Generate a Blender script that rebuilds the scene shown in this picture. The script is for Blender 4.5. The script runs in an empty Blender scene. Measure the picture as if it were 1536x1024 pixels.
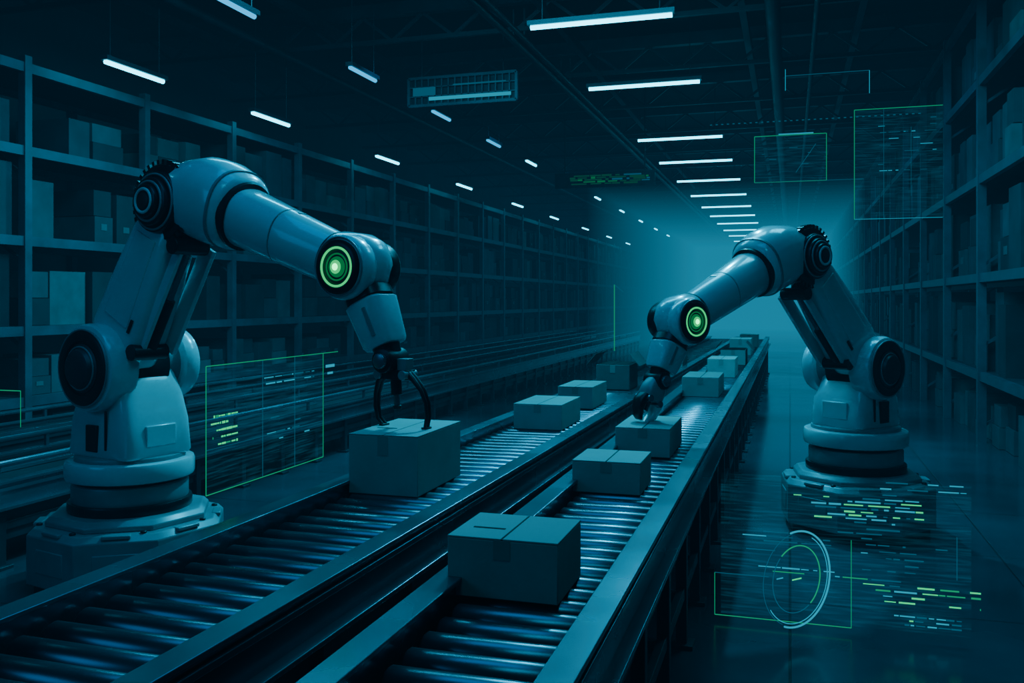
import bpy, math, random
from mathutils import Vector, Matrix
random.seed(7)
V=Vector
# ------------------------------------------------------------------ materials
def mat(name,col,rough=0.5,metal=0.0,var=0.15,scale=6.0,bump=0.0,rvar=0.1,coat=0.0):
    m=bpy.data.materials.new(name); m.use_nodes=True
    nt=m.node_tree; b=nt.nodes['Principled BSDF']
    tc=nt.nodes.new('ShaderNodeTexCoord'); n=nt.nodes.new('ShaderNodeTexNoise')
    n.inputs['Scale'].default_value=scale; n.inputs['Detail'].default_value=4
    nt.links.new(tc.outputs['Object'],n.inputs['Vector'])
    r=nt.nodes.new('ShaderNodeValToRGB')
    r.color_ramp.elements[0].position=0.3; r.color_ramp.elements[1].position=0.7
    r.color_ramp.elements[0].color=tuple(c*(1-var) for c in col)+(1,)
    r.color_ramp.elements[1].color=tuple(min(1,c*(1+var)) for c in col)+(1,)
    nt.links.new(n.outputs['Fac'],r.inputs['Fac']); nt.links.new(r.outputs['Color'],b.inputs['Base Color'])
    mr=nt.nodes.new('ShaderNodeMapRange'); mr.inputs['To Min'].default_value=max(.03,rough-rvar); mr.inputs['To Max'].default_value=min(1,rough+rvar)
    nt.links.new(n.outputs['Fac'],mr.inputs['Value']); nt.links.new(mr.outputs['Result'],b.inputs['Roughness'])
    b.inputs['Metallic'].default_value=metal
    b.inputs['Coat Weight'].default_value=coat
    if bump>0:
        n2=nt.nodes.new('ShaderNodeTexNoise'); n2.inputs['Scale'].default_value=scale*8
        nt.links.new(tc.outputs['Object'],n2.inputs['Vector'])
        bp=nt.nodes.new('ShaderNodeBump'); bp.inputs['Strength'].default_value=bump; bp.inputs['Distance'].default_value=0.01
        nt.links.new(n2.outputs['Fac'],bp.inputs['Height']); nt.links.new(bp.outputs['Normal'],b.inputs['Normal'])
    return m
def emi(name,col,s,sample=False):
    m=bpy.data.materials.new(name); m.use_nodes=True; nt=m.node_tree
    nt.nodes.clear(); o=nt.nodes.new('ShaderNodeOutputMaterial'); e=nt.nodes.new('ShaderNodeEmission')
    e.inputs['Color'].default_value=tuple(col)+(1,); e.inputs['Strength'].default_value=s
    nt.links.new(e.outputs[0],o.inputs['Surface'])
    if not sample:
        try: m.cycles.emission_sampling='NONE'
        except Exception: pass
    return m
M_white=mat('robot_white_paint',(.62,.69,.73),.20,0,.07,3,.012,.05,.6)
M_grey=mat('robot_grey_panel',(.24,.28,.31),.4,.2,.15,5)
M_dark=mat('robot_dark_metal',(.012,.017,.024),.34,.5,.3,9)
M_black=mat('rubber_black',(.008,.010,.013),.5,0,.2,9)
M_card=mat('cardboard',(.38,.38,.37),.75,0,.08,7,.04)
M_cardd=mat('cardboard_dark',(.13,.135,.14),.8,0,.1,7,.05)  # darker board colour, used for dark cartons
M_tape=mat('packing_tape',(.28,.28,.27),.45,0,.08,7)
M_slot=mat('cardboard_slot',(.015,.015,.015),.9,0,.08,7)
M_rail=mat('conveyor_rail_steel',(.16,.21,.26),.26,.75,.15,2,.0)
M_roll=mat('roller_steel',(.12,.16,.20),.28,.85,.15,3,.0,.04)
M_belt=mat('conveyor_belt_rubber',(.02,.028,.035),.55,0,.2,5)
M_frame=mat('conveyor_frame_paint',(.03,.045,.06),.45,.4,.3,5)
M_rack=mat('rack_paint',(.09,.15,.19),.45,.3,.25,3)
M_deck=mat('rack_deck',(.045,.065,.08),.6,.2,.25,3)
M_c=[mat('stock_carton_%d'%i,c,.7,0,.25,3) for i,c in enumerate([(.06,.08,.095),(.10,.125,.14),(.03,.045,.055),(.17,.20,.21)])]
M_wall=mat('wall_paint',(.03,.05,.065),.8,0,.3,.8,.05)
M_ceil=mat('ceiling_paint',(.008,.014,.02),.8,0,.4,.6)
M_beam=mat('ceiling_steel',(.032,.048,.062),.5,.3,.3,2)
M_tube=emi('led_tube',(.03,.72,1.0),10,True)
M_tube2=emi('led_tube_dimmed',(.0,.38,.78),2.5)
M_green=emi('green_led',(.0,.85,.22),1.1)
M_greenc=emi('green_led_core',(.02,1,.25),6)
M_greend=emi('green_lens_dim',(.0,.22,.06),.8)
M_board=emi('display_green_dim',(.0,.20,.09),.35)
M_hg=emi('hologram_green',(.0,.62,.26),.60)
M_hg2=emi('hologram_green_bright',(.0,.85,.26),1.2)
M_ht=emi('hologram_teal',(.0,.24,.40),.45)
M_ht2=emi('hologram_cyan',(.0,.46,.68),.9)
def holo_fill():
    m=bpy.data.materials.new('hologram_film'); m.use_nodes=True; nt=m.node_tree; nt.nodes.clear()
    o=nt.nodes.new('ShaderNodeOutputMaterial'); a=nt.nodes.new('ShaderNodeAddShader'); t=nt.nodes.new('ShaderNodeBsdfTransparent'); e=nt.nodes.new('ShaderNodeEmission')
    t.inputs[0].default_value=(.92,.95,.96,1)
    tc=nt.nodes.new('ShaderNodeTexCoord'); mp=nt.nodes.new('ShaderNodeMapping'); mp.inputs['Scale'].default_value=(3,3,60)
    n=nt.nodes.new('ShaderNodeTexNoise'); n.inputs['Scale'].default_value=1.5
    r=nt.nodes.new('ShaderNodeMapRange'); r.inputs['From Min'].default_value=.45; r.inputs['From Max'].default_value=.8; r.inputs['To Max'].default_value=.10
    r.inputs['To Min'].default_value=.006
    nt.links.new(tc.outputs['Object'],mp.inputs[0]); nt.links.new(mp.outputs[0],n.inputs['Vector']); nt.links.new(n.outputs['Fac'],r.inputs['Value'])
    nt.links.new(r.outputs[0],e.inputs['Strength']); e.inputs['Color'].default_value=(.0,.5,.8,1)
    nt.links.new(t.outputs[0],a.inputs[0]); nt.links.new(e.outputs[0],a.inputs[1]); nt.links.new(a.outputs[0],o.inputs['Surface'])
    try: m.cycles.emission_sampling='NONE'
    except Exception: pass
    return m
M_film=holo_fill()
# ------------------------------------------------------------------ mesh builder
def frame(ax):
    ax=V(ax).normalized(); t=V((0,0,1)) if abs(ax.z)<.9 else V((1,0,0))
    u=ax.cross(t).normalized(); w=ax.cross(u).normalized(); return ax,u,w
def spow(c,e): return math.copysign(abs(c)**e,c)
class MB:
    def __init__(s): s.v=[];s.f=[];s.m=[];s.mats=[]
    def mi(s,m):
        if m not in s.mats: s.mats.append(m)
        return s.mats.index(m)
    def add(s,vs,fs,m):
        o=len(s.v); s.v+= [tuple(v) for v in vs]; k=s.mi(m)
        for f in fs: s.f.append(tuple(i+o for i in f)); s.m.append(k)
    def box(s,c,d,m,R=None,taper=1.0):
        vs=[]
        for z in(-1,1):
            t=taper if z>0 else 1
            for x,y in((-1,-1),(1,-1),(1,1),(-1,1)):
                p=V((x*d[0]/2*t,y*d[1]/2*t,z*d[2]/2))
                if R: p=R@p
                vs.append(p+V(c))
        s.add(vs,[(3,2,1,0),(4,5,6,7),(0,1,5,4),(1,2,6,5),(2,3,7,6),(3,0,4,7)],m)
    def bar(s,p0,p1,w,h,m,side=(0,1,0)):
        p0=V(p0);p1=V(p1);d=(p1-p0).normalized();sd=V(side);sd=(sd-d*sd.dot(d)).normalized();u=d.cross(sd)
        vs=[]
        for p in(p0,p1):
            for a,b in((-1,-1),(1,-1),(1,1),(-1,1)): vs.append(p+sd*a*w/2+u*b*h/2)
        s.add(vs,[(3,2,1,0),(4,5,6,7),(0,1,5,4),(1,2,6,5),(2,3,7,6),(3,0,4,7)],m)
    def lathe(s,o,ax,prof,m,n=40):
        ax,u,w=frame(ax);o=V(o);vs=[];fs=[]
        for r,h in prof:
            for i in range(n):
                a=2*math.pi*i/n; vs.append(o+ax*h+(u*math.cos(a)+w*math.sin(a))*r)
        for j in range(len(prof)-1):
            for i in range(n):
                fs.append((j*n+i,j*n+(i+1)%n,(j+1)*n+(i+1)%n,(j+1)*n+i))
        fs.append(tuple(range(n))[::-1]); L=(len(prof)-1)*n; fs.append(tuple(range(L,L+n)))
        s.add(vs,fs,m)
    def drum(s,o,ax,r,h0,h1,m,b=.012,n=44):
        s.lathe(o,ax,[(r-b,h0),(r-b*.3,h0+b*.3),(r,h0+b),(r,h1-b),(r-b*.3,h1-b*.3),(r-b,h1)],m,n)
    def cyl(s,p0,p1,r0,m,r1=None,n=20):
        p0=V(p0);p1=V(p1);s.lathe(p0,p1-p0,[(r0,0),(r0 if r1 is None else r1,(p1-p0).length)],m,n)
    def torus(s,o,ax,R,r,m,n=48,k=10,a0=0,a1=2*math.pi):
        ax,u,w=frame(ax);o=V(o);vs=[];fs=[];full=abs(a1-a0-2*math.pi)<1e-6
        N=n if full else n+1
        for i in range(N):
            a=a0+(a1-a0)*i/n;rd=u*math.cos(a)+w*math.sin(a)
            for j in range(k):
                b=2*math.pi*j/k;vs.append(o+rd*(R+r*math.cos(b))+ax*r*math.sin(b))
        for i in range(n):
            i2=(i+1)%N
            for j in range(k): fs.append((i*k+j,i2*k+j,i2*k+(j+1)%k,i*k+(j+1)%k))
        s.add(vs,fs,m)
    def loft(s,secs,m,n=32):
        vs=[];fs=[]
        for c,u,w,a,b,e in secs:
            for i in range(n):
                t=2*math.pi*i/n; vs.append(V(c)+V(u)*a*spow(math.cos(t),2/e)+V(w)*b*spow(math.sin(t),2/e))
        for j in range(len(secs)-1):
            for i in range(n): fs.append((j*n+i,j*n+(i+1)%n,(j+1)*n+(i+1)%n,(j+1)*n+i))
        fs.append(tuple(range(n))[::-1]);L=(len(secs)-1)*n;fs.append(tuple(range(L,L+n)))
        s.add(vs,fs,m)
    def tube(s,path,rad,m,n=12,flat=1.0):
        P=[V(p) for p in path];secs=[]
        for i,p in enumerate(P):
            d=(P[min(i+1,len(P)-1)]-P[max(i-1,0)]).normalized(); y=V((0,1,0)); y=(y-d*y.dot(d))
            if y.length<.1: y=V((1,0,0))-d*d.x
            y.normalize(); u=d.cross(y); r=rad[i] if isinstance(rad,(list,tuple)) else rad
            secs.append((p,u,y,r,r*flat,2))
        s.loft(secs,m,n)
    def obj(s,name,parent=None,bevel=0,angle=35,smooth=True,seg=2):
        me=bpy.data.meshes.new(name);me.from_pydata(s.v,[],s.f)
        for m in s.mats: me.materials.append(m)
        me.polygons.foreach_set('material_index',s.m)
        import bmesh
        bm=bmesh.new();bm.from_mesh(me);bmesh.ops.recalc_face_normals(bm,faces=bm.faces);bm.to_mesh(me);bm.free()
        if smooth:
            me.polygons.foreach_set('use_smooth',[True]*len(me.polygons))
            try: me.set_sharp_from_angle(angle=math.radians(angle))
            except Exception: pass
        me.update()
        o=bpy.data.objects.new(name,me);bpy.context.scene.collection.objects.link(o)
        if parent: o.parent=parent
        if bevel:
            b=o.modifiers.new('bevel','BEVEL');b.width=bevel;b.segments=seg;b.limit_method='ANGLE';b.angle_limit=math.radians(40);b.harden_normals=False
        return o
def empty(name,loc=(0,0,0),rz=0,parent=None):
    e=bpy.data.objects.new(name,None);e.empty_display_size=.2;e.location=loc;e.rotation_euler=(0,0,rz)
    bpy.context.scene.collection.objects.link(e)
    if parent:e.parent=parent
    return e
# ------------------------------------------------------------------ room
X0,X1,Y0,Y1,ZC=-9.6,3.6,-4.0,52.0,5.7
def slab(name,c,d,m):
    b=MB();b.box(c,d,m);return b.obj(name,smooth=False)
def floor_mat():
    m=mat('floor_polished_concrete',(.05,.075,.10),.17,0,.25,1.2,0,.07); nt=m.node_tree;b=nt.nodes['Principled BSDF']
    tc=nt.nodes.new('ShaderNodeTexCoord');br=nt.nodes.new('ShaderNodeTexBrick');br.offset=0
    br.inputs['Scale'].default_value=1;br.inputs['Brick Width'].default_value=1.25;br.inputs['Row Height'].default_value=1.25
    br.inputs['Mortar Size'].default_value=.007;br.inputs['Mortar Smooth'].default_value=.4
    nt.links.new(tc.outputs['Object'],br.inputs['Vector'])
    bp=nt.nodes.new('ShaderNodeBump');bp.invert=True;bp.inputs['Distance'].default_value=.005;bp.inputs['Strength'].default_value=.6
    nt.links.new(br.outputs['Fac'],bp.inputs['Height']);nt.links.new(bp.outputs['Normal'],b.inputs['Normal'])
    mx=nt.nodes.new('ShaderNodeMix');mx.data_type='RGBA';lk=b.inputs['Base Color'].links[0].from_socket
    nt.links.new(lk,mx.inputs['A']);mx.inputs['B'].default_value=(.02,.03,.036,1);nt.links.new(br.outputs['Fac'],mx.inputs['Factor']);nt.links.new(mx.outputs['Result'],b.inputs['Base Color'])
    return m
slab('floor',((X0+X1)/2,(Y0+Y1)/2,-.1),(X1-X0,Y1-Y0,.2),floor_mat())
slab('ceiling',((X0+X1)/2,(Y0+Y1)/2,ZC+.1),(X1-X0,Y1-Y0,.2),M_ceil)
slab('wall_left',(X0-.1,(Y0+Y1)/2,ZC/2),(.2,Y1-Y0,ZC),M_wall)
slab('wall_right',(X1+.1,(Y0+Y1)/2,ZC/2),(.2,Y1-Y0,ZC),M_wall)
slab('wall_back',((X0+X1)/2,Y1+.1,ZC/2),(X1-X0+.4,.2,ZC),M_wall)
slab('wall_front',((X0+X1)/2,Y0-.1,ZC/2),(X1-X0+.4,.2,ZC),M_wall)
b=MB()
y=1.0
while y<51:
    b.box(((X0+X1)/2,y,ZC-.09),(X1-X0,.12,.18),M_beam)
    b.box(((X0+X1)/2,y,ZC-.52),(X1-X0,.06,.06),M_beam)
    x=X0+.3
    while x<X1-.8:
        b.bar((x,y,ZC-.17),(x+.45,y,ZC-.52),.04,.04,M_beam);b.bar((x+.45,y,ZC-.52),(x+.9,y,ZC-.17),.04,.04,M_beam);x+=.9
    y+=2.6
for x in(-8.2,-6.3,-3.9,-3.1,-.6,.9,2.4):
    b.box((x,24,ZC-.24),(.09,54,.12),M_beam)
b.obj('trim_1_ceiling_trusses',smooth=False)
b=MB()
for x,z,r in((-3.5,5.05,.05),(-3.35,5.05,.035),(-.2,5.1,.09),(-6.9,5.1,.06),(.3,5.0,.035)):
    b.cyl((x,-3.9,z),(x,51.9,z),r,M_beam,n=12)
    for k in range(0,20): b.box((x,1.0+2.6*k,z+.2),(.02,.02,.4),M_beam)
b.obj('ceiling_pipes')
# ------------------------------------------------------------------ lamps
def lamp_row(name,x,z,ys,L,along,mt=None):
    b=MB();T=mt or M_tube
    for y in ys:
        d=(.10,L,.05) if along else (L,.10,.05)
        b.box((x,y,z+.03),d,M_beam)
        if along:b.cyl((x,y-L/2+.03,z-.012),(x,y+L/2-.03,z-.012),.028,T,n=8)
        else:b.cyl((x-L/2+.03,y,z-.012),(x+L/2-.03,y,z-.012),.028,T,n=8)
        for s in(-1,1):
            o=s*L*.4
            p=(x,y+o,z+.05) if along else (x+o,y,z+.05)
            b.cyl(p,(p[0],p[1],ZC-.1),.005,M_beam,n=6)
    return b.obj(name)
lamp_row('led_tube_lamp',-1.95,4.6,[6.2,9.5,12.5,16.8,19.7,22.9,26.2,29.5,32.7,36,39.5,43,47],1.6,False)
lamp_row('led_tube_lamp.001',-7.1,4.2,[4.5,8.5,11.3,15.2,19.3,23.5,27.5,32,36.5,41],1.0,True)
lamp_row('led_tube_lamp.002',-5.4,4.6,[4.6,7.9,10.8,13.6,16.3],.8,True,M_tube2)
lamp_row('led_tube_lamp.003',-5.4,4.6,[18.9,22.6,26,30,34,38,42],.8,True)
# hanging grille panel
b=MB()
gx0,gx1,gz0,gz1,gy=-5.35,-3.70,4.44,4.84,12.2
for z in(gz0,gz1): b.box(((gx0+gx1)/2,gy,z),(gx1-gx0,.06,.04),M_rack)
for x in(gx0,gx1): b.box((x,gy,(gz0+gz1)/2),(.04,.06,gz1-gz0),M_rack)
for i in range(1,16): b.box((gx0+i*(gx1-gx0)/16,gy,(gz0+gz1)/2),(.018,.04,gz1-gz0),M_rack)
for i in range(1,3): b.box(((gx0+gx1)/2,gy,gz0+i*(gz1-gz0)/3),(gx1-gx0,.04,.015),M_rack)
b.box(((gx0+gx1)/2,gy+.035,(gz0+gz1)/2),(gx1-gx0,.01,gz1-gz0),M_frame)
b.box((gx0+.95,gy-.035,gz0+.09),(1.25,.012,.05),M_ht2); b.box((gx0+.25,gy-.035,gz0+.20),(.35,.012,.12),M_ht); b.box((gx0+1.1,gy-.035,gz0+.27),(.8,.012,.02),M_ht)
for x in(gx0+.2,gx1-.2): b.cyl((x,gy,gz1),(x,gy,ZC-.1),.010,M_beam,n=6)
b.obj('hanging_display_grille')
# ------------------------------------------------------------------ racks
def rack(name,xf,sx,y0,bay,nb,levels,top,dens,seed,topfill=True):
    rnd=random.Random(seed);e=empty(name,(xf,0,0));dep=1.1
    b=MB();n=nb+1
    for i in range(n):
        y=y0+i*bay
        for x in(0,dep):
            b.box((sx*(x+.05),y,top/2),(.09,.09,top),M_rack)
        z=.2
        while z<top-.7:
            b.bar((sx*.08,y,z),(sx*(dep),y,z+.7),.03,.03,M_rack,side=(0,1,0));z+=.9
    b.obj('posts',e,smooth=False)
    b=MB();Y=nb*bay
    for z in levels:
        for x in(.05,dep): b.box((sx*x,y0+Y/2,z-.05),(.06,Y,.10),M_rack)
        b.box((sx*(dep/2+.03),y0+Y/2,z-.015),(dep-.1,Y,.03),M_deck)
    b.obj('beams_and_decks',e,smooth=False)
    b=MB()
    zz=[.0]+list(levels)
    for i in range(nb):
        for li,z in enumerate(zz):
            if li==len(zz)-1 and not topfill: continue
            gap=(zz[li+1]-z if li+1<len(zz) else .6)-.16
            y=y0+i*bay+.09; end=y0+(i+1)*bay-.09
            row=gap*rnd.uniform(.65,.95)
            while y<end-.2:
                w=rnd.uniform(.26,.55); w=min(w,end-y)
                if rnd.random()<dens:
                    h=min(gap*.98,row*rnd.uniform(.85,1.1)); d=rnd.uniform(.6,.8); off=rnd.uniform(.10,.2)
                    m=rnd.choices(M_c,[4,4,3,1.0])[0]
                    if rnd.random()<.4:
                        b.box((sx*(off+d/2),y+w/2,z+h*.25),(d,w*.96,h*.48),m); b.box((sx*(off+d/2+.02),y+w/2,z+h*.74),(d,w*.92,h*.47),rnd.choice(M_c[:3]))
                    else: b.box((sx*(off+d/2),y+w/2,z+h/2+.001),(d,w*.96,h),m)
                    if rnd.random()<.15: b.box((sx*(off-.002),y+w*.5,z+h*.3),(.006,w*.3,h*.12),M_c[3])
                y+=w+.02
    b.obj('stacked_cartons',e,smooth=False)
    return e
rack('storage_rack',-7.5,-1,2.0,1.8,27,[.6,1.33,2.26,3.19,4.05],4.12,.88,3,False)
rack('storage_rack.001',2.0,1,4.3,2.3,20,[.8,1.9,3.0,4.1,5.08],5.14,.9,5,False)
# ------------------------------------------------------------------ conveyors
def conveyor(name,xl,xr,y0,y1,zt,zr,tilt=0,belt=False,pitch=.112,rr=.045):
    e=empty(name,((xl+xr)/2,y0,0),-math.atan(tilt)); W=xr-xl; L=y1-y0
    b=MB();rw=.085
    for s in(-1,1):
        xc=s*(W/2-rw/2)
        b.box((xc,L/2,zt-.08),(rw*.55,L,.15),M_rail)
        b.box((xc,L/2,zt-.006),(rw,L,.014),M_rail)
        b.box((xc+s*.030,L/2,zt-.155),(rw*.9,L,.016),M_rail)
        b.box((xc+s*.034,L/2,zt-.045),(.012,L,.020),M_rail)
        if belt:
            b.cyl((xc,.02,zt+.10),(xc,L-.02,zt+.10),.020,M_rail,n=10)
            y=.3
            while y<L:
                b.box((xc,y,zt+.045),(.02,.03,.10),M_rail);y+=1.2
    b.obj('side_rails',e,bevel=0 if belt else .003)
    b=MB();y=.06;x=W/2-rw
    if belt:
        b.box((0,L/2,zr-.02),(2*x,L-.1,.02),M_belt);b.box((0,L/2,zr-.15),(2*x,L-.1,.02),M_belt)
        for yy in(.06,L-.06): b.cyl((-x,yy,zr-.085),(x,yy,zr-.085),.075,M_belt,n=20)
        b.box((0,L/2,zr+.005),(.05,L-.3,.02),M_rail)
        b.obj('belt',e)
    else:
        while y<L:
            b.lathe((-x,y,zr-rr),(1,0,0),[(.012,0),(rr-.006,.004),(rr,.012),(rr,2*x-.012),(rr-.006,2*x-.004),(.012,2*x)],M_roll,n=20)
            y+=pitch
        b.obj('rollers',e,angle=50)
    b=MB()
    b.box((0,L/2,zr-.20),(W-.2,L,.02),M_frame)
    step=.62;y=.2
    while y<L:
        for s in(-1,1):
            b.box((s*(W/2-.05),y,(zt-.16)/2),(.05,.055,zt-.16),M_frame)
            b.box((s*(W/2-.05),y,.01),(.11,.11,.02),M_frame)
        b.box((0,y,.22),(W-.1,.04,.05),M_frame)
        b.box((0,y,zt-.25),(W-.1,.04,.08),M_frame)
        y+=step
    for s in(-1,1):
        b.box((s*(W/2-.05),L/2,.25),(.035,L,.05),M_frame)
        b.box((s*(W/2-.062),L/2,zt-.26),(.02,L,.20),M_frame)
    b.obj('legs_and_frame',e,bevel=.003)
    return e
conveyor('roller_conveyor',-1.99,-1.29,.3,20.5,.80,.745,.012)
conveyor('roller_conveyor.001',-.99,-.43,.3,20.5,.80,.745,0)
conveyor('belt_conveyor',-5.35,-4.45,.3,28,.52,.49,.0,True)
conveyor('belt_conveyor.001',-6.55,-5.85,.3,28,.52,.49,.0,True)
ZR=.746
# ------------------------------------------------------------------ boxes
def carton(name,x0,x1,y0,y1,h,z=ZR,rz=0,slot=False,dark=False,openf=False):
    w=x1-x0;d=y1-y0;e=empty(name,((x0+x1)/2,(y0+y1)/2,z),rz)
    m=M_cardd if dark else M_card
    b=MB();b.box((0,0,(h-.004)/2),(w,d,h-.004),m)
    b.obj('body',e,bevel=.003)
    b=MB()
    if openf:
        for s in(-1,1):
            Rm=Matrix.Rotation(s*math.radians(50),3,'Y')
            b.box((s*(w/2+.05),0,h+.045),(.15,d,.004),m,R=Rm)
        b.box((0,0,h-.002),(w*.94,d*.94,.003),M_slot)  # black sheet paints the shade inside the open box
    else:
        g=.003
        b.box((-w/4-g/2,0,h-.001),(w/2-g,d,.005),m); b.box((w/4+g/2,0,h-.001),(w/2-g,d,.005),m)
    b.obj('top_flaps',e,bevel=.001)
    b=MB()
    b.box((0,0,h-.003),(.006,d*.99,.005),M_slot)
    b.box((0,-d/2-.0008,h*.82),(.05,.0016,h*.32),M_tape); b.box((0,d/2+.0008,h*.82),(.05,.0016,h*.32),M_tape)
    if slot:
        b.box((-w*.22,-d*.12,h+.002),(w*.30,.010,.002),M_slot)
    b.obj('tape_and_slots',e)
    return e
carton('cardboard_box',-.95,-.62,2.44,2.73,.172,slot=True)
carton('cardboard_box',-.93,-.625,3.92,4.24,.14)
carton('cardboard_box',-.92,-.62,4.90,5.45,.155)
carton('cardboard_box',-1.87,-1.54,3.60,4.13,.262,slot=True)
carton('cardboard_box',-1.76,-1.43,5.73,6.28,.165)
carton('cardboard_box',-1.76,-1.48,6.93,7.5,.17)
carton('cardboard_box',-1.78,-1.46,8.5,9.0,.24,dark=True,openf=True)
carton('cardboard_box',-.92,-.60,8.1,8.75,.17)
carton('cardboard_box',-.88,-.58,10.2,10.8,.2)
carton('cardboard_box',-.88,-.56,12.2,12.8,.2,openf=True)
carton('cardboard_box',-.90,-.58,14.4,15.0,.25)
carton('cardboard_box',-.88,-.56,17,17.6,.22)
carton('cardboard_box',-1.6,-1.3,11.5,12.1,.22)
# ------------------------------------------------------------------ robots
def robot(name,loc,rz,sg,J1,J2,J3,J4,tip,sc,grip,base=1.0):
    e=empty(name,loc,rz);Yv=V((0,1,0))
    P=lambda q,y=0: V((q[0],sg*y,q[1]))
    ax=V((0,sg,0))
    # plinth
    b=MB()
    def octo(r,z0,z1,ch,m,tp=1.0):
        pts=[];r*=base
        for s in range(8):
            a=math.radians(22.5+45*s); pts.append((math.cos(a),math.sin(a)))
        vs=[V((x*r,y*r,z0)) for x,y in pts]+[V((x*r,y*r,z1-ch)) for x,y in pts]+[V((x*(r-ch),y*(r-ch),z1)) for x,y in pts]
        fs=[tuple(range(8))[::-1],tuple(range(16,24))]
        for k in(0,8):
            for i in range(8): fs.append((k+i,k+(i+1)%8,k+8+(i+1)%8,k+8+i))
        b.add(vs,fs,m)
    octo(.56,0,.06,.01,M_dark);octo(.60,.06,.36,.035,M_grey);octo(.50,.36,.415,.03,M_grey)
    for k in range(8):
        a=math.radians(45*k);Rm=Matrix.Rotation(a,3,'Z')
        b.box(Rm@V((.553*base,0,.20)),(.012,.26*base,.13),M_grey,R=Rm)
        b.box(Rm@V((.525*base,0,.352)),(.05,.16*base,.022),M_grey,R=Rm)
        b.cyl(Rm@V((.50*base,.13,.355)),Rm@V((.50*base,.13,.372)),.018,M_dark,n=8)
    b.obj('plinth',e,bevel=.012)
    b=MB()
    b.drum((0,0,0),(0,0,1),.335,.41,.47,M_dark,.01,64);b.drum((0,0,0),(0,0,1),.315,.46,.57,M_grey,.012,64)
    b.drum((0,0,0),(0,0,1),.29,.56,.60,M_black,.006,64)
    b.drum((0,0,0),(0,0,1),.35,.59,.70,M_white,.02,64);b.drum((0,0,0),(0,0,1),.30,.69,.725,M_grey,.01,64)
    b.obj('turntable',e)
    # column
    b=MB();zt=J1[1]
    X=V((1,0,0))
    b.loft([(V((0,0,.72)),X,Yv,.262*sc,.225*sc,9),(V((0,0,.74)),X,Yv,.27*sc,.235*sc,9),(V((.0,0,.92)),X,Yv,.255*sc,.225*sc,9),
            (V((0,0,zt-.17)),X,Yv,.225*sc,.215*sc,7),(V((0,0,zt-.02)),X,Yv,.17*sc,.20*sc,4),(V((0,0,zt+.1)),X,Yv,.06*sc,.16*sc,3)],M_white,48)
    b.box((-.02,sg*.232*sc,.83),(.10,.02,.15),M_dark)
    b.box((.10*sc,sg*.233*sc,.88),(.018,.012,.22),M_dark)
    b.box((.262*sc,0,.84),(.014,.20,.12),M_white)
    b.obj('column',e,bevel=.006)
    # shoulder joint
    b=MB();c=P(J1);r=.245*sc
    b.drum(c,ax,r,.11*sc,.30*sc,M_white,.035)
    b.lathe(c,ax,[(.205*sc,.295*sc),(.205*sc,.312*sc),(.19*sc,.318*sc),(.15*sc,.318*sc),(.145*sc,.306*sc)],M_dark,48)
    b.torus(c+ax*.306*sc,ax,.212*sc,.006,M_grey)
    b.lathe(c,ax,[(.135*sc,.30*sc),(.135*sc,.312*sc),(.11*sc,.325*sc),(.10*sc,.345*sc),(.085*sc,.35*sc)],M_frame,40)
    b.torus(c+ax*.322*sc,ax,.118*sc,.005,M_grey)
    b.drum(c,ax,r*.80,-.12*sc,.12*sc,M_dark,.01)
    b.drum(c,ax,.215*sc,-.33*sc,-.22*sc,M_white,.03);b.drum(c,ax,.16*sc,-.24*sc,-.1*sc,M_grey,.01)
    b.obj('shoulder_joint',e)
    # lower arm
    b=MB();p1=P(J1,.09*sc);p2=P(J2,.05*sc);d=(p2-p1).normalized();u=d.cross(Yv).normalized();L=(p2-p1).length
    def sec(t,a,bb,ex,off=0): return (p1+d*t+u*off,u,Yv,a*sc,bb*sc,ex)
    b.loft([sec(.02,.14,.10,4),sec(.10,.19,.115,5),sec(.22,.205,.12,6),sec(L*.55,.180,.12,6),sec(L-.18,.15,.115,6),sec(L-.08,.12,.10,5),sec(L,.07,.08,4)],M_white)
    b.loft([(p1+d*(L*.30)+ax*.115*sc,u,Yv,.11*sc,.012,5),(p1+d*(L-.2)+ax*.115*sc,u,Yv,.085*sc,.012,5)],M_white)
    b.bar(p1+d*(L*.28)+ax*.124*sc-u*.13*sc,p1+d*(L*.36)+ax*.124*sc-u*.13*sc,.008,.02,M_dark)
    b.obj('lower_arm',e,bevel=.004)
    # hydraulic link in front of lower arm
    b=MB()
    pf=V((d.z,0,-d.x))
    q1=p1+d*(.20)+pf*.20*sc;q2=p1+d*(L-.16)+pf*.21*sc
    b.bar(q1+V((0,sg*-.13*sc,0)),q2+V((0,sg*-.13*sc,0)),.03*sc,.10*sc,M_white);b.bar(q1+V((0,sg*.06*sc,0)),q2+V((0,sg*.06*sc,0)),.025*sc,.055*sc,M_white)
    q3=q1.lerp(q2,.5)
    b.cyl(q1,q3,.034*sc,M_dark);b.cyl(q3,q2,.020*sc,M_rail)
    for q in(q1,q2):
        b.cyl(q-Yv*.12*sc,q+Yv*.10*sc,.045*sc,M_dark,n=24)
        b.bar(q,q-pf*.16*sc,.1*sc,.08*sc,M_dark)
    b.obj('hydraulic_link',e,bevel=.003)
    # elbow
    c=P(J2);b=MB()
    b.drum(c,ax,.165*sc,-.19*sc,.13*sc,M_white,.03)
    for k in range(34):
        a=2*math.pi*k/34; o=V((math.cos(a),0,math.sin(a)));t=V((-math.sin(a),0,math.cos(a)))
        Rm=Matrix((o,Yv,t)).transposed(); b.box(c+o*.215*sc+ax*.13*sc,(.032*sc,.05*sc,.02*sc),M_dark,R=Rm)
    b.drum(c,ax,.207*sc,.10*sc,.16*sc,M_dark,.006)
    b.drum(c,ax,.165*sc,.15*sc,.20*sc,M_dark,.012);b.torus(c+ax*.2*sc,ax,.148*sc,.006,M_grey)
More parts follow.
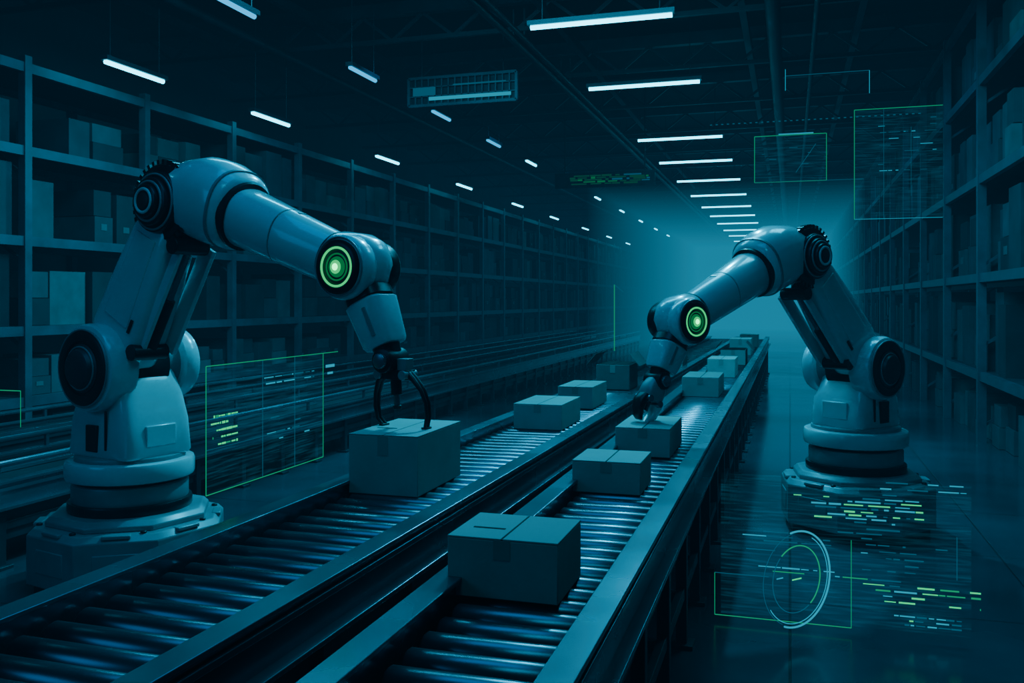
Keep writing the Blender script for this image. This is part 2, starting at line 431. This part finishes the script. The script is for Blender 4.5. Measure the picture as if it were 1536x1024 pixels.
    b.drum(c,ax,.13*sc,.19*sc,.235*sc,M_dark,.012);b.torus(c+ax*.235*sc,ax,.105*sc,.007,M_grey)
    b.drum(c,ax,.09*sc,.22*sc,.265*sc,M_dark,.01);b.torus(c+ax*.263*sc,ax,.062*sc,.009,M_white)
    b.drum(c,ax,.042*sc,.25*sc,.268*sc,M_black,.004)
    b.drum(c,ax,.15*sc,-.25*sc,-.18*sc,M_dark,.02)
    b.obj('elbow_joint',e)
    # upper housing + forearm
    a2=P(J2);a3=P(J3);d=(a3-a2).normalized();up=V((-d.z,0,d.x));L=(a3-a2).length
    H=lambda t,off,a,bb,ex=2.4:(a2+d*(t*sc)+up*off*sc,up,Yv,a*sc,bb*sc,ex)
    b=MB()
    b.loft([H(-.13,.03,.05,.05),H(-.105,.035,.11,.11),H(-.03,.045,.165,.165),H(.06,.06,.205,.19),H(.2,.08,.228,.205),H(.32,.078,.228,.21),H(.40,.07,.215,.205),H(.45,.06,.198,.19),H(.47,.058,.17,.17)],M_white,40)
    b.loft([H(.405,.068,.218,.209),H(.42,.066,.217,.209)],M_grey,40)
    b.obj('upper_housing',e,angle=50)
    b=MB()
    Lf=L/sc
    b.loft([H(.45,.055,.180,.180,2),H(.495,.05,.180,.180,2)],M_dark,40)
    o2=.05
    F=lambda f,a,m=0:(a2+d*((.49*(1-f)+ (Lf-.12)*f)*sc)+up*(o2*(1-f)+.0*f)*sc,up,Yv,a*sc,a*sc,2.3)
    b.loft([F(0,.15),F(.03,.157),F(.46,.143)],M_white,40);b.loft([F(.46,.135),F(.475,.135)],M_black,40);b.loft([F(.475,.143),F(.97,.127),F(1,.118)],M_white,40)
    b.box(a2+d*(Lf*.62*sc)+up*.155*sc,(.14*sc,.05*sc,.02*sc),M_grey,R=Matrix((d,Yv,up)).transposed())
    b.obj('forearm',e,angle=50)
    # wrist joint with green lens
    c=P(J3);b=MB()
    b.loft([(c-d*.19*sc+up*.0,up,Yv,.115*sc,.115*sc,2.3),(c-d*.12*sc,up,Yv,.15*sc,.135*sc,2.5),(c,up,Yv,.168*sc,.145*sc,2.6),(c+d*.07*sc,up,Yv,.155*sc,.13*sc,2.5),(c+d*.12*sc,up,Yv,.11*sc,.10*sc,2.3),(c+d*.14*sc,up,Yv,.05*sc,.05*sc,2)],M_white,40)
    b.torus(c-d*.155*sc,d,.130*sc,.010,M_dark)
    b.drum(c,ax,.155*sc,.04*sc,.15*sc,M_white,.025);b.drum(c,ax,.13*sc,-.17*sc,-.05*sc,M_dark,.02)
    c2=c-ax*.015*sc
    b.lathe(c2,ax,[(.128*sc,.16*sc),(.128*sc,.178*sc),(.118*sc,.185*sc),(.098*sc,.185*sc),(.09*sc,.172*sc)],M_dark,48)
    b.torus(c2+ax*.166*sc,ax,.140*sc,.005,M_grey)
    b.obj('wrist_joint',e,angle=50)
    b=MB()
    b.torus(c2+ax*.182*sc,ax,.090*sc,.0055*sc,M_green)
    b.drum(c2,ax,.084*sc,.165*sc,.176*sc,M_black,.004)
    b.torus(c2+ax*.178*sc,ax,.062*sc,.004*sc,M_greend)
    b.lathe(c2,ax,[(.050*sc,.174*sc),(.048*sc,.180*sc),(.036*sc,.186*sc)],M_greend,32)
    b.lathe(c2,ax,[(.034*sc,.182*sc),(.032*sc,.188*sc),(.022*sc,.190*sc)],M_green,24)
    b.lathe(c2,ax,[(.018*sc,.186*sc),(.016*sc,.192*sc),(.008*sc,.196*sc)],M_greenc,24)
    b.obj('green_lens',e)
    # wrist link
    a4=P(J4);d=(a4-c).normalized();up=V((-d.z,0,d.x));L=(a4-c).length
    b=MB();W=lambda t,a,bb,ex=3:(c+d*t,up,Yv,a*sc,bb*sc,ex)
    b.loft([W(.12*sc,.10,.10),W(.17*sc,.108,.105)],M_dark);b.loft([W(.165*sc,.09,.09),W(.185*sc,.104,.10,5),W(L-.09*sc,.088,.085,5),W(L-.07*sc,.08,.075,5)],M_white)
    b.loft([W(L-.075*sc,.06,.06),W(L+.01,.05,.055)],M_dark)
    b.bar(c+d*(L*.45)+ax*.097*sc+up*.02,c+d*(L*.75)+ax*.09*sc+up*.02,.010,.02,M_grey)
    b.obj('wrist_link',e,bevel=.003)
    # hand
    b=MB()
    b.drum(a4,ax,.058*sc,-.075*sc,.075*sc,M_dark,.008,28);b.drum(a4,ax,.036*sc,-.09*sc,.095*sc,M_rail,.006,24)
    tz=tip[1]
    if grip=='claw':
        x=J4[0]
        b.box((x+.03,0,J4[1]-.065),(.17,.075,.045),M_dark)
        b.box((x+.085,0,J4[1]-.02),(.05,.06,.06),M_grey)
        b.cyl((x+.03,0,J4[1]-.08),(x+.035,0,J4[1]-.16),.026,M_dark);b.cyl((x+.035,0,J4[1]-.16),(x+.038,0,J4[1]-.215),.015,M_rail)
        b.cyl((x+.038,0,J4[1]-.21),(x+.038,0,J4[1]-.228),.020,M_black)
        for yy in(-.012,.012):
            b.tube([(x-.035,yy,J4[1]-.06),(x-.065,yy,J4[1]-.10),(x-.082,yy,J4[1]-.16),(x-.084,yy,J4[1]-.22),(x-.070,yy,J4[1]-.275),(x-.04,yy,tz+.008)],[.016,.013,.010,.009,.008,.007],M_dark)
            b.tube([(x+.095,yy,J4[1]-.05),(x+.14,yy,J4[1]-.085),(x+.185,yy,J4[1]-.135),(x+.210,yy,J4[1]-.19),(x+.216,yy,J4[1]-.25),(x+.206,yy,tz+.008)],[.016,.013,.010,.009,.008,.007],M_dark)
        for xx in(x-.04,x+.206): b.box((xx,0,tz+.006),(.025,.05,.008),M_black)
        for xx in(x-.045,x+.10): b.cyl((xx,-.05,J4[1]-.065),(xx,.05,J4[1]-.065),.022,M_grey,n=16)
    else:
        t=V((tip[0],0,tip[1]));dd=(t-a4).normalized();uu=V((-dd.z,0,dd.x));LL=(t-a4).length
        S=lambda f,o,a,bb,y=0:(a4+dd*LL*f+uu*o+V((0,y,0)),uu,Yv,a,bb,3)
        b.loft([S(.0,0,.05,.05),S(.2,0,.07,.06),S(.42,0,.072,.06),S(.5,0,.06,.055)],M_grey)
        for o,m in((.042,M_dark),(-.042,M_white)):
            b.loft([S(.42,o,.03,.045),S(.60,o*1.5,.030,.042),S(.80,o*1.35,.026,.038),S(.95,o*.75,.018,.032),S(.985,o*.45,.010,.028)],m)
            b.cyl(a4+dd*LL*.5+uu*o-Yv*.06,a4+dd*LL*.5+uu*o+Yv*.06,.02,M_rail,n=16)
        b.cyl(a4+dd*LL*.45,a4+dd*LL*.75,.016,M_rail)
    b.obj('gripper',e,bevel=.002)
    return e
robot('robotic_arm',(-3.64,4.32,0),math.atan2(-.232,.973),-1,(0,1.226),(.455,2.125),(1.705,1.755),(1.896,1.318),(1.955,ZR+.262),1.0,'claw',.90)
robot('robotic_arm.001',(.44,6.78,0),math.atan2(-.7885,-.6155),1,(.03,1.133),(.67,1.885),(1.75,1.475),(1.92,1.133),(2.05,ZR+.158),.90,'jaw',.87)
# ------------------------------------------------------------------ holograms
def holo(name,org,ux,lines,film=None,arcs=()):
    e=empty(name,org);ux=V(ux).normalized();nn=ux.cross(V((0,0,1)));b=MB()
    for a0,z0,a1,z1,w,m in lines:
        p0=ux*a0+V((0,0,z0));p1=ux*a1+V((0,0,z1)); b.bar(p0,p1,.002,w,m,side=nn)
    for ac,zc,R,w,s0,s1,m in arcs: b.torus(ux*ac+V((0,0,zc)),nn,R,w,m,a0=s0,a1=s1)
    b.obj('glowing_lines',e,smooth=False)
    if film:
        b=MB();a0,a1,z0,z1=film;vs=[ux*a0+V((0,0,z0)),ux*a1+V((0,0,z0)),ux*a1+V((0,0,z1)),ux*a0+V((0,0,z1))]
        b.add(vs,[(0,1,2,3)],M_film);b.obj('film',e,smooth=False)
def rect(a0,a1,z0,z1,w,m): return [(a0,z0,a1,z0,w,m),(a0,z1,a1,z1,w,m),(a0,z0,a0,z1,w,m),(a1,z0,a1,z1,w,m)]
def dashes(rnd,a0,a1,z0,z1,rows,fill,mats,hh=(.003,.007)):
    out=[]
    for i in range(rows):
        z=z0+(z1-z0)*(i+.5)/rows;a=a0+rnd.uniform(0,.3)*(a1-a0)
        while a<a1:
            w=rnd.uniform(.02,.2)*(a1-a0)
            if rnd.random()<fill: out.append((a,z,min(a+w,a1),z,rnd.uniform(*hh),rnd.choice(mats)))
            a+=w+rnd.uniform(.005,.05)*(a1-a0)
    return out
rn=random.Random(11)
L=rect(0,1.05,0,.575,.004,M_hg)+[(1.05,.575,1.22,.575,.004,M_hg)]
L+=dashes(rn,.03,.24,.20,.36,5,.8,[M_hg2,M_hg,M_hg2],(.006,.012))+dashes(rn,.40,.95,.44,.50,2,.7,[M_ht2,M_ht])+dashes(rn,.4,.9,.15,.30,4,.35,[M_ht,M_ht2])
L+=[(.45,.0,.45,.575,.002,M_ht),(.75,0,.75,.575,.002,M_ht),(0,.2,1.05,.2,.002,M_ht)]
L+=[(1.08,.50,1.18,.50,.016,M_ht2),(1.10,.46,1.16,.46,.012,M_ht2)]
holo('hologram_panel',(-2.48,3.42,.73),(0,1,0),L,(0,1.05,0,.575))
holo('hologram_bracket',(-3.36,3.15,1.2),(1,0,0),[(-.3,0,.12,0,.004,M_hg),(.12,0,.12,-.16,.002,M_hg)])
Lq=rect(-.31,.31,2.67,3.09,.006,M_hg)+[(-.1,3.1,.2,3.1,.010,M_ht2),(-.31,2.67,.62,2.67,.004,M_ht),(.05,2.75,.22,3.0,.005,M_ht)]+dashes(rn,-.25,.2,2.75,3.0,5,.25,[M_ht])
holo('hologram_panel',(0,8.5,0),(1,0,0),Lq,(-.31,.31,2.67,3.09))
Lq=[(.54,3.27,1.25,3.27,.006,M_hg),(.54,2.31,.54,3.27,.006,M_hg),(.54,2.31,1.25,2.31,.004,M_ht2),(.78,2.31,.78,3.27,.003,M_ht),(1.0,2.5,1.0,3.1,.003,M_ht)]+dashes(rn,.6,1.2,2.7,3.2,9,.3,[M_ht,M_ht2])
holo('hologram_panel',(0,8.45,0),(1,0,0),Lq,(.54,1.25,2.31,3.27))
Lq=[(-.04,3.6,.66,3.6,.005,M_ht),(-.04,3.47,-.04,3.66,.005,M_ht2),(.66,3.4,.66,3.6,.005,M_ht2)]
Lq+=[(-.7+i*.05,3.2,-.68+i*.05,3.2,.008,M_ht) for i in range(36)]
holo('hologram_bracket',(0,8.4,0),(1,0,0),Lq)
Lq=[(-.36,.03,.28,.03,.004,M_hg),(-.36,.03,-.36,.24,.003,M_hg),(.28,.03,.28,.45,.003,M_hg),(-.36,.24,-.1,.24,.003,M_ht),(.74,.3,.74,.50,.003,M_ht)]
Lq+=dashes(rn,.0,.60,.53,.66,8,.6,[M_ht2,M_ht,M_ht2,M_hg2],(.004,.009))+dashes(rn,.3,.78,.66,.75,3,.4,[M_ht2,M_ht])
Lq+=dashes(rn,.30,.84,.16,.26,4,.75,[M_ht2,M_ht,M_hg2,M_hg],(.004,.009))+dashes(rn,.42,.76,.06,.12,3,.8,[M_ht2,M_hg2,M_ht],(.004,.008))
Lq+=dashes(rn,-.35,.5,.36,.52,7,.35,[M_ht,M_ht,M_ht2])+dashes(rn,-.3,.5,.26,.30,2,.7,[M_ht,M_ht2,M_hg])+dashes(rn,.3,.72,.30,.45,5,.3,[M_ht])
holo('hologram_panel',(0,4.6,0),(1,0,0),Lq,(-.33,.8,.04,.74))
holo('hologram_dial',(.03,4.40,.30),(.68,.73,0),[(-.03,0,.03,0,.006,M_hg2),(-.13,.02,-.09,.02,.005,M_ht2)],None,[(0,0,.222,.0045,1.2,4.9,M_ht2),(0,0,.205,.002,.6,4.2,M_ht2),(0,0,.215,.0015,4.9,7.4,M_ht),(0,0,.155,.003,2.2,5.4,M_hg),(0,0,.155,.002,-.8,2.1,M_ht)])
Lq=[(0,0,0,.85,.012,M_hg),(0,.85,.12,.75,.01,M_ht)]
holo('hologram_bracket',(-2.15,11.4,.95),(1,0,0),Lq)
# hanging green display board
b=MB()
b.box((-3.5,17.5,3.98),(2.0,.05,.30),M_frame)
for l in dashes(rn,-4.4,-2.6,3.88,4.08,5,.8,[M_board,M_board,M_greend,M_ht],(.02,.04)):
    b.box(((l[0]+l[2])/2,17.47,l[1]),(l[2]-l[0],.01,l[4]),l[5])
for x in(-4.3,-2.7): b.cyl((x,17.5,4.1),(x,17.5,5.6),.012,M_beam,n=6)
b.obj('hanging_display_board')
# ------------------------------------------------------------------ lights
def area(name,loc,rot,sx,sy,p,col):
    l=bpy.data.lights.new(name,'AREA');l.shape='RECTANGLE';l.size=sx;l.size_y=sy;l.energy=p;l.color=col
    o=bpy.data.objects.new(name,l);o.location=loc;o.rotation_euler=[math.radians(a) for a in rot];bpy.context.scene.collection.objects.link(o);return o
def spot(name,loc,tgt,p,col,ang=70,soft=0.0):
    l=bpy.data.lights.new(name,'SPOT');l.energy=p;l.color=col;l.spot_size=math.radians(ang);l.spot_blend=.8;l.shadow_soft_size=soft
    o=bpy.data.objects.new(name,l);o.location=loc;d=V(tgt)-V(loc);o.rotation_euler=d.to_track_quat('-Z','Y').to_euler();bpy.context.scene.collection.objects.link(o);return o
C1=(.0,.34,.80);C2=(.0,.66,1.0)
area('fill_near',(-1.8,3.4,5.1),(0,0,0),3,2,60,C1)  # unseen soft fill added overhead for the near conveyors
area('fill_mid',(-3.0,7.6,5.1),(15,0,0),5,1.2,300,C2)  # unseen area light added to lift the middle of the hall
area('fill_aisle',(.6,7.8,5.1),(0,0,0),1.5,1.2,75,C2)  # fill added over the aisle, which has no lamp row
area('fill_left',(-6.0,-1.5,3.6),(62,0,-40),3,2,45,C1)  # side fill added behind the camera, no fixture there
area('added_key',(-.5,1.2,5.0),(38,0,40),1.6,1.0,22,C2)  # added key light aimed at the robots, not a fixture
for i,y in enumerate((10,14,18,23,30)):
    spot('aisle_glow_fill_%d'%i,(.1,y,5.0),(.1,y+.5,0),1000,C2,48)  # unseen spots added to make the glow on the aisle floor
spot('robot_rim',(-1.6,7.5,5.0),(-2.9,4.2,2.1),1100,C2,55,.08)  # rim light added behind the left arm, no fixture there
spot('robot_rim.001',(-1.2,9.2,5.0),(-.0,6.3,1.8),1000,C2,50,.08)  # second added rim light, for the right arm
spot('conveyor_fill',(-3.2,12,5.0),(-5.2,8.0,.5),900,C2,80,.05)  # added light to brighten the rear conveyor rails
for i,y in enumerate((7,11,16,22)):
    spot('rack_fill_%d'%i,(-4.6,y,5.0),(-7.6,y+1,1.4),95,C1,90,.05)  # unseen fill added to brighten the left rack
for i,y in enumerate((7,11.5,17,24)):
    spot('rack_fill_r%d'%i,(-.4,y,5.0),(2.1,y+1,2.0),140,C1,100,.05)  # matching added fill for the right rack
# ------------------------------------------------------------------ atmosphere
w=bpy.data.worlds.new('world');bpy.context.scene.world=w;w.use_nodes=True;nt=w.node_tree
bg=nt.nodes['Background'];bg.inputs[0].default_value=(.0,.008,.02,1);bg.inputs[1].default_value=1
def vol(nt,out,dens,col,strength):
    a=nt.nodes.new('ShaderNodeVolumeAbsorption');a.inputs['Color'].default_value=(0,0,0,1);a.inputs['Density'].default_value=dens
    e=nt.nodes.new('ShaderNodeEmission');e.inputs[0].default_value=tuple(col)+(1,);e.inputs[1].default_value=strength
    ad=nt.nodes.new('ShaderNodeAddShader');nt.links.new(a.outputs[0],ad.inputs[0]);nt.links.new(e.outputs[0],ad.inputs[1]);nt.links.new(ad.outputs[0],out.inputs['Volume'])
vol(nt,nt.nodes['World Output'],.022,(.0,.052,.110),.015)  # air emits faintly, painting the distance haze
m=bpy.data.materials.new('aisle_haze_glow');m.use_nodes=True;m.node_tree.nodes.clear();o=m.node_tree.nodes.new('ShaderNodeOutputMaterial')
vol(m.node_tree,o,.01,(.0,.30,.48),.062)  # volume glows by itself to paint bright haze at the aisle end
b=MB();b.box((-1.6,36,2.25),(6.5,28,4.4),m);b.obj('aisle_haze_glow',smooth=False)
# ------------------------------------------------------------------ camera
cam=bpy.data.cameras.new('camera');co=bpy.data.objects.new('camera',cam);bpy.context.scene.collection.objects.link(co)
cam.sensor_width=36;cam.lens=1350/1536*36;cam.shift_y=-62/1536
co.location=(0,0,1.6);co.rotation_euler=(math.radians(90),0,math.radians(17.17));cam.clip_end=200
bpy.context.scene.camera=co
